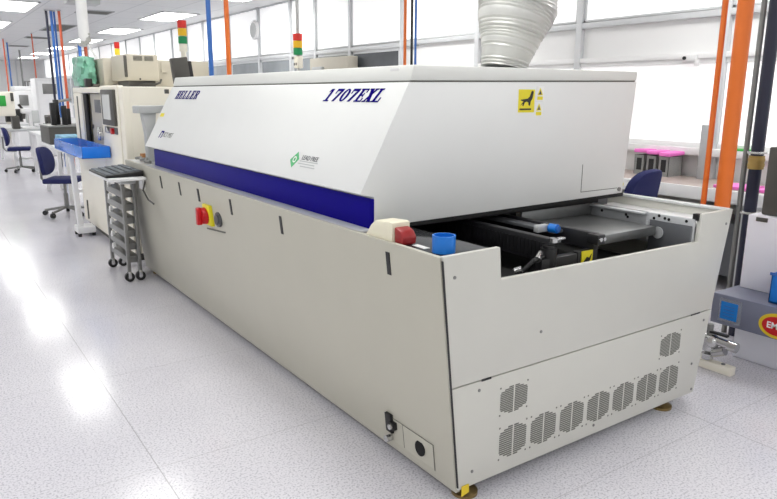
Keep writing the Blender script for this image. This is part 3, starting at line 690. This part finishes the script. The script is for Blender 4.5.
MB().box((1.0, 15.5, 0), (1.62, 16.2, 1.72), .02).build('cabinet_body', 'wpaint', wm)
MB().box((1.05, 15.485, .30), (1.57, 15.50, 1.66), .006).build('cabinet_door', 'paper', wm)
MB().box((1.14, 15.475, 1.38), (1.42, 15.486, 1.60), .004).build('door_window', 'grey', wm)
MB().box((1.51, 15.465, .9), (1.54, 15.486, 1.1), .004).build('handle', 'dark', wm)
wm2 = thing('white_cabinet', 'wide low white equipment cabinet left of the tall one', 'cabinet', (.1, 17.0, 0))
MB().box((.75, 17.2, 0), (1.25, 18.2, 1.45), .02).build('cabinet_body', 'wpaint', wm2); MB().box((.85, 17.185, 1.1), (1.05, 17.2, 1.35), .004).build('door_window', 'grey', wm2); MB().box((.78, 17.3, 1.45), (1.22, 18.1, 1.56), .05).build('domed_lid', 'wpaint', wm2)
for k, (x, y, h) in enumerate(((1.6, 20, 1.5), (2.2, 24, 1.6), (1.2, 23, 1.4), (2.9, 18, 1.3))):
    o = thing('far_cabinet', ('pale', 'large pale', 'small pale', 'low pale')[k] + ' equipment cabinet far down the room' + (' beside the windows' if k == 3 else ''), 'cabinet', (x, y, 0), group='far equipment cabinets')
    MB().box((x, y, 0), (x + .8, y + 1.2, h), .02).build('cabinet_body', ('lgrey', 'wpaint', 'beige', 'lgrey')[k], o)
    MB().box((x + .1, y - .012, .5), (x + .7, y, h - .15), .004).build('cabinet_door', ('wpaint', 'lgrey', 'grey', 'wpaint')[k], o)

for k, (x, y, w_, h, m, lb) in enumerate(((.22, 14.2, .32, .26, 'dark', 'dark desktop monitor on the grey bench at far left'), (.52, 13.6, .24, .24, 'lgrey', 'light grey desktop monitor on the grey bench at far left'), (.50, 11.1, .24, .22, 'dark', 'dark desktop monitor on the middle far workbench'))):
    o = thing('desktop_monitor', lb, 'monitor', (x, y, .742), group='monitors on the far benches')
    MB().box((x, y, .82), (x + w_, y + .05, .82 + h), .008).build('housing', m, o)
    MB().box((x + .02, y - .004, .84), (x + w_ - .02, y + .002, .80 + h), .002).build('screen', 'scr' if m != 'dark' else 'black', o)
    MB().box((x + w_ * .3, y - .03, .742), (x + w_ * .7, y + .1, .752), .003).box((x + w_ * .42, y + .02, .75), (x + w_ * .58, y + .04, .83), .002).build('stand', m, o)
mi2 = thing('microscope', 'white bench microscope with dark eyepieces beside the cream box monitor', 'microscope', (.42, 12.95, .74))
MB().box((.34, 12.8, .741), (.58, 13.1, .78), .02).build('base', 'wpaint', mi2)
MB().box((.48, 12.9, .78), (.54, 13.0, 1.08), .015).box((.36, 12.88, 1.02), (.54, 13.02, 1.12), .025).build('column', 'wpaint', mi2)
for y in (12.91, 12.98): MB().cyl((.40, y, 1.10), (.34, y, 1.19), .02).build('eyepiece', 'black', mi2)
MB().cyl((.40, 12.95, .92), (.40, 12.95, 1.03), .03, .045).build('objective', 'dark', mi2)
o = thing('storage_rack', 'grey wire storage rack with boxes far behind the white cabinets', 'rack', (1.8, 21.5, 0))
for x in (1.62, 2.4):
    for y in (21.5, 22.1): MB().box((x - .02, y - .02, 0), (x + .02, y + .02, 1.75), 0).build('post', 'grey', o)
for z in (.3, .8, 1.3, 1.72): MB().box((1.62, 21.5, z), (2.4, 22.1, z + .03), 0).build('shelf', 'grey', o)
for k in range(6): solo(MB().box((1.66 + (k % 3) * .25, 21.56, (.332, .832)[k // 3]), (1.86 + (k % 3) * .25, 21.95, (.332, .832)[k // 3] + .24 + .05 * (k % 2)), .01), 'storage_box', ('white', 'carton', 'dgrey', 'beige', 'trayt', 'lgrey')[k], ('white', 'patterned blue', 'dark grey', 'beige', 'clear blue', 'light grey')[k] + ' storage box on the far wire rack', 'box', 'boxes on the far wire rack')

# ------------------------------------------------------------------ hoses and poles
def hose(x, y, r, m, z0, label, nm='hose', group=None, z1=CZ):
    o = thing(nm, label, 'hose', (x, y, z0), group=group)
    t = MB().cyl((x, y, z0), (x, y, z1), r)
    if .1 < z0: t.tube([(x, y, z0 + .01), (x - .01, y, z0 - r * .6), (x - .04, y, z0 - r * 1.2), (1.685, y, z0 - r * 1.3)], r, 14)
    t.build('tube', m, o)
    MB().cyl((x, y, z1 - .02), (x, y, z1), r * 1.5).build('ceiling_collar', 'lgrey', o)
G1 = 'hoses hanging beyond the cream machine'
hose(.95, 12.8, .022, 'kh', .0, 'black hose, leftmost of the hanging bundle at left', group=G1)
hose(1.03, 12.8, .024, 'bhose', .0, 'blue hose beside the black one in the left bundle', group=G1)
hose(1.09, 12.85, .018, 'bhose', .0, 'blue hose next to the rust orange one in the left bundle', group=G1)
hose(1.15, 12.7, .024, 'orange2', .0, 'rust orange hose at the right of the left bundle', group=G1)
hose(3.15, 21.5, .05, 'bhose', .0, 'distant blue hose above the green wrapped bundle')
hose(3.4, 21.9, .05, 'orange2', .0, 'distant orange hose above the green wrapped bundle')
hose(1.5, 5.94, .026, 'bhose', 0, 'blue hose hanging right of the tall stack light')
hose(1.62, 5.72, .026, 'orange', 0, 'orange hose hanging beside the blue one, near HELLER lettering')
hose(2.0, 2.95, .012, 'orange', 0, 'thin orange hose behind the 1707EXL lettering')
hose(2.0, 2.86, .010, 'black', 0, 'thin black hose between thin orange and blue hoses')
hose(2.0, 2.81, .009, 'bhose', 0, 'thin light blue hose beside the thin black one')
hose(1.90, .253, .0135, 'orange', .8, 'narrow orange hose beside the oven right rear corner')
hose(1.90, .155, .036, 'orange', .8, 'thick orange hose at the right of the oven')
hose(2.6, .434, .015, 'grey', 0, 'grey metal conduit right of the thick orange hose', 'conduit')
ho = thing('hose', 'thick black hose with brass coupling at the right edge', 'hose', (2.6, .370, 0))
MB().cyl((2.6, .370, 0), (2.6, .370, CZ), .034).build('tube', 'kh', ho)
MB().cyl((2.6, .370, 1.0), (2.6, .370, 1.075), .042).cyl((2.6, .370, 1.015), (2.6, .370, 1.03), .045).cyl((2.6, .370, 1.045), (2.6, .370, 1.06), .045).build('coupling', 'coup', ho)
for z in (.74, 1.085): MB().box((2.56, .333, z), (2.64, .407, z + .014), .002).build('pipe_clamp', 'silver', ho)

for x, y, r, m, lb in ((1.45, 18.5, .016, 'orange2', 'rust hose far down the room left of the white duct'), (1.3, 22.5, .022, 'bhose', 'blue hose far down the room at the left'), (1.05, 21.0, .018, 'orange2', 'rust hose far down the room beside the left edge'), (2.1, 26.5, .03, 'grey', 'grey conduit far down the room before the end wall')):
    hose(x, y, r, m, 0, lb)
sl3 = thing('stack_light', 'red amber green stack light on a pole behind the oven', 'stack light', (2.0, 4.8, 0))
MB().cyl((2.0, 4.8, 0), (2.0, 4.8, CZ), .018).build('pole', 'lgrey', sl3)
MB().box((1.955, 4.73, 1.66), (2.02, 4.82, 1.78), .01).build('buzzer_box', 'cream', sl3)
MB().cyl((1.953, 4.76, 1.70), (1.957, 4.76, 1.70), .014).cyl((1.953, 4.80, 1.70), (1.957, 4.80, 1.70), .014).build('buzzer_hole', 'dark', sl3)
for (z, m) in ((1.79, 'lgreen'), (1.86, 'amber'), (1.93, 'lred')): MB().cyl((1.985, 4.775, z), (1.985, 4.775, z + .066), .047).build('stack_lamp', m, sl3)

bb = thing('beige_cabinet', 'beige cabinet with white window frame behind the oven', 'cabinet', (3.77, 7.2, 0))
MB().box((3.77, 6.72, 0), (3.93, 7.85, 1.93), .012).build('cabinet_body', 'beige', bb)
f = MB()
for (y0, y1, z0, z1) in ((6.95, 7.65, 1.70, 1.76), (6.95, 7.01, 1.1, 1.76), (7.59, 7.65, 1.1, 1.76)): f.box((3.75, y0, z0), (3.77, y1, z1), .004)
f.build('window_frame', 'wpaint', bb); MB().box((3.76, 7.01, 1.1), (3.769, 7.59, 1.70), 0).build('window_pane', 'dark', bb)
MB().box((3.72, 7.40, 1.74), (3.77, 7.70, 1.80), .006).build('hinge_arm', 'lgrey', bb)

# ------------------------------------------------------------------ desk against the window wall
dk = thing('desk', 'long taupe topped desk along the white window wall', 'desk', (3.4, 0, 0))
MB().box((3.38, -1.2, .72), (3.96, 2.9, .752), .004).build('desktop', 'desk', dk)
MB().box((3.36, -1.2, .66), (3.382, 2.9, .754), .004).build('front_edge', 'wpaint', dk)
for y in (-1.1, .85, 2.8): MB().box((3.45, y - .03, 0), (3.9, y + .03, .72), .003).build('leg', 'lgrey', dk)
MB().box((3.46, -.1, .05), (3.9, .8, .71), .004).build('drawer_pedestal', 'wpaint', dk)
MB().box((3.5, .9, .10), (3.9, 2.7, .5), .004).build('lower_shelf', 'dgrey', dk)
for k in range(3):
    y = 1.64 + k * .115
    o = thing('magazine_file', ('grey magazine file nearest the orange hoses on the desk', 'middle grey magazine file under the pink sheets', 'grey magazine file nearest the oven hood on the desk')[k], 'magazine file', (3.86, y, .752), group='magazine files on the desk')
    f = MB()
    f.box((3.73, y, .752), (3.92, y + .006, .915), 0).box((3.73, y + .09, .752), (3.92, y + .096, .915), 0).box((3.73, y, .752), (3.734, y + .096, .915), 0).box((3.916, y, .752), (3.92, y + .096, .915), 0)
    f.build('file_case', 'file', o)
    MB().box((3.726, y + .025, .79), (3.731, y + .07, .89), 0).build('label_slot', 'black', o)
for k in range(3):
    y = 1.64 + k * .115
    Rm = Matrix.Translation((3.82, y + .03 + .01 * k, .932 + .004 * k)) @ Matrix.Rotation(.04 * (k - 1), 4, 'Y') @ Matrix.Rotation(.06 * (k - 1), 4, 'Z')
    solo(MB().box((-.11, -.05, -.008), (.11, .05, .022), .006, Rm), 'pink_packet', 'pink', ('right', 'middle', 'left')[k] + ' pink packet lying across the grey magazine files', 'packet', 'pink packets on the files')
for k, (y, w) in enumerate(((1.02, .20), (.72, .16))):
    solo(MB().box((3.44, y - w, .7535), (3.66, y + .06, .775), .003), 'pink_folder', 'pink', ('pink folder on the desk left of the black hose', 'pink folder on the desk right of the black hose')[k], 'folder', 'pink folders on the desk')
solo(MB().box((3.90, 1.04, .991), (3.98, 1.30, 1.005), .002), 'green_folder', 'gfold', 'green folder lying on the sill right of the thick orange hose', 'folder')
solo(MB().box((3.84, 1.395, .752), (3.87, 1.455, 1.18), .003), 'upright_bar', 'vent', 'grey upright bar standing on the desk left of the orange hoses', 'bar')
wc = thing('wall_camera', 'small white wall camera with dark lens on the window wall', 'camera', (WX - .045, 1.69, 1.70))
MB().box((3.93, 1.62, 1.68), (3.96, 1.74, 1.73), .006).box((3.935, 1.60, 1.64), (3.955, 1.64, 1.69), .004).build('camera_body', 'wpaint', wc); MB().cyl((3.92, 1.72, 1.705), (3.93, 1.72, 1.705), .014).build('lens', 'black', wc)
cl = thing('wall_clock', 'white oval clock fixed on a window mullion', 'clock', (WX - .05, 10.2, 2.5))
MB().lathe((WX - .05, 10.2, 2.52), [(.16, 0), (.17, .03), (.15, .05)], mtx=Matrix.Rotation(-PI / 2, 4, 'Y')).build('clock_case', 'wpaint', cl); MB().cyl((WX - .104, 10.2, 2.52), (WX - .10, 10.2, 2.52), .13).build('clock_face', 'lgrey', cl)

# ------------------------------------------------------------------ unit at the right edge
un = thing('grey_topped_unit', 'slate grey topped unit with EMO button at the right edge', 'equipment', (2.1, .25, 0))
top = MB().box((2.10, -1.0, .215), (2.95, .258, .38), .006).build('top_box', 'slate', un)
MB().box((2.26, -.95, 0), (2.9, .20, .215), .006).build('lower_body', 'lav', un)
fr = lambda u, v, w: (2.10 - w, u, v)
lb = MB().prism(rect(.095, .235, .215, .362), fr, 0, .003).build('label_holder', 'clear', un)
MB().prism(rect(.115, .25, .205, .345), fr, .003, .004).build('label_card', 'lblue', un)
f = MB()
for k in range(4): f.prism(rect(.13, .265 + k * .018, .19, .270 + k * .018), fr, .004, .0046)
f.build('label_print', 'bhose', un)
ey, ez = -.085, .285
em = MB()
em.prism([(ey + .088 * math.cos(t * PI / 16), ez + .064 * math.sin(t * PI / 16)) for t in range(32)], fr, 0, .004)
em = em.build('emo_ring', 'gold', un)
MB().prism([(ey + .07 * math.cos(t * PI / 16), ez + .048 * math.sin(t * PI / 16)) for t in range(32)], fr, .004, .007).build('emo_plate', 'red', un)
text('emo_text', 'EMO', 'white', lambda u, v, w: (2.10 - w, ey - u, ez + v), .045, un, .007, .0085, 0, .0008)
wb = thing('white_box', 'tall pale lavender box standing on the slate grey unit', 'box', (2.33, .22, .38))
MB().box((2.32, -.45, .38), (2.62, .235, .785), .005).build('box_body', 'lav', wb); MB().box((2.314, .13, .755), (2.321, .19, .777), .002).build('latch', 'dark', wb)
solo(MB().box((2.36, -.42, .787), (2.60, .19, 1.145), .008), 'dark_case', 'dark', 'dark grey case on top of the pale lavender box', 'case')
bn = thing('blue_bin', 'blue plastic bin on the slate grey unit by the edge', 'bin', (2.17, -.1, .38))
MB().box((2.15, -.50, .382), (2.28, -.005, .39), 0).box((2.15, -.50, .382), (2.156, -.005, .535), .001).box((2.274, -.50, .382), (2.28, -.005, .535), .001).box((2.15, -.011, .382), (2.28, -.005, .535), .001).box((2.15, -.5, .382), (2.28, -.494, .535), .001).build('bin_body', 'cup', bn); MB().box((2.143, -.507, .525), (2.15, .002, .54), .002).build('rim', 'bhose', bn)

# valve on its floor bar
vb = thing('valve_assembly', 'silver pipe valve with black lever on a white floor bar', 'valve', (2.0, .15, 0))
MB().box((1.965, .045, 0), (2.015, .62, .045), .003).build('floor_bar', 'cream', vb)
MB().cyl((1.99, .10, .045), (1.99, .10, .05), .01).build('bar_bolt', 'grey', vb)
MB().cyl((1.99, .19, .045), (1.99, .19, .24), .016).build('riser_pipe', 'grey', vb)
MB().cyl((1.99, .19, .10), (1.99, .19, .17), .034).sph((1.99, .17, .15), .038).cyl((1.99, .22, .165), (1.99, .07, .155), .022).cyl((1.99, .085, .155), (1.99, .04, .152), .027).cyl((1.99, .19, .05), (1.99, .19, .08), .03).cyl((1.99, .16, .09), (1.99, .10, .12), .024).build('valve_body', 'silver', vb)
MB().box((1.975, .09, .195), (2.0, .20, .207), .003).build('lever', 'black', vb)
MB().tube([(1.99, .24, .165), (1.97, .25, .20), (1.985, .24, .26), (1.99, .235, .34)], .008).build('air_line', 'lgrey', vb)

# ------------------------------------------------------------------ light, camera
w = bpy.data.worlds.new('World'); SC.world = w; w.use_nodes = True
w.node_tree.nodes['Background'].inputs[0].default_value = (1, 1, 1, 1); w.node_tree.nodes['Background'].inputs[1].default_value = .76

cam = bpy.data.cameras.new('Camera'); co = bpy.data.objects.new('Camera', cam); C.objects.link(co)
cam.sensor_width = 36; cam.lens = 672.998 / 777 * 36; cam.clip_start = .02; cam.clip_end = 200
p, yw, r = 0.2258805495656426, 0.607245206514294, 0.005434431213858839
fwd = Vector((math.sin(yw) * math.cos(p), math.cos(yw) * math.cos(p), -math.sin(p)))
rt = Vector((math.cos(yw), -math.sin(yw), 0)); upv = rt.cross(fwd)
c_, s_ = math.cos(r), math.sin(r); rt2 = rt * c_ + upv * s_; up2 = upv * c_ - rt * s_
mt = Matrix((rt2, up2, -fwd)).transposed().to_4x4(); mt.translation = Vector((-1.30796, -1.59524, 1.40007))
co.matrix_world = mt; SC.camera = co
SC.view_settings.view_transform = 'Standard'; SC.view_settings.look = 'None'
SC.view_settings.exposure = -0.12; SC.view_settings.gamma = 1; SC.view_settings.use_curve_mapping = False
SC.cycles.use_denoising = True; SC.cycles.max_bounces = 8; SC.cycles.caustics_reflective = False; SC.cycles.caustics_refractive = False
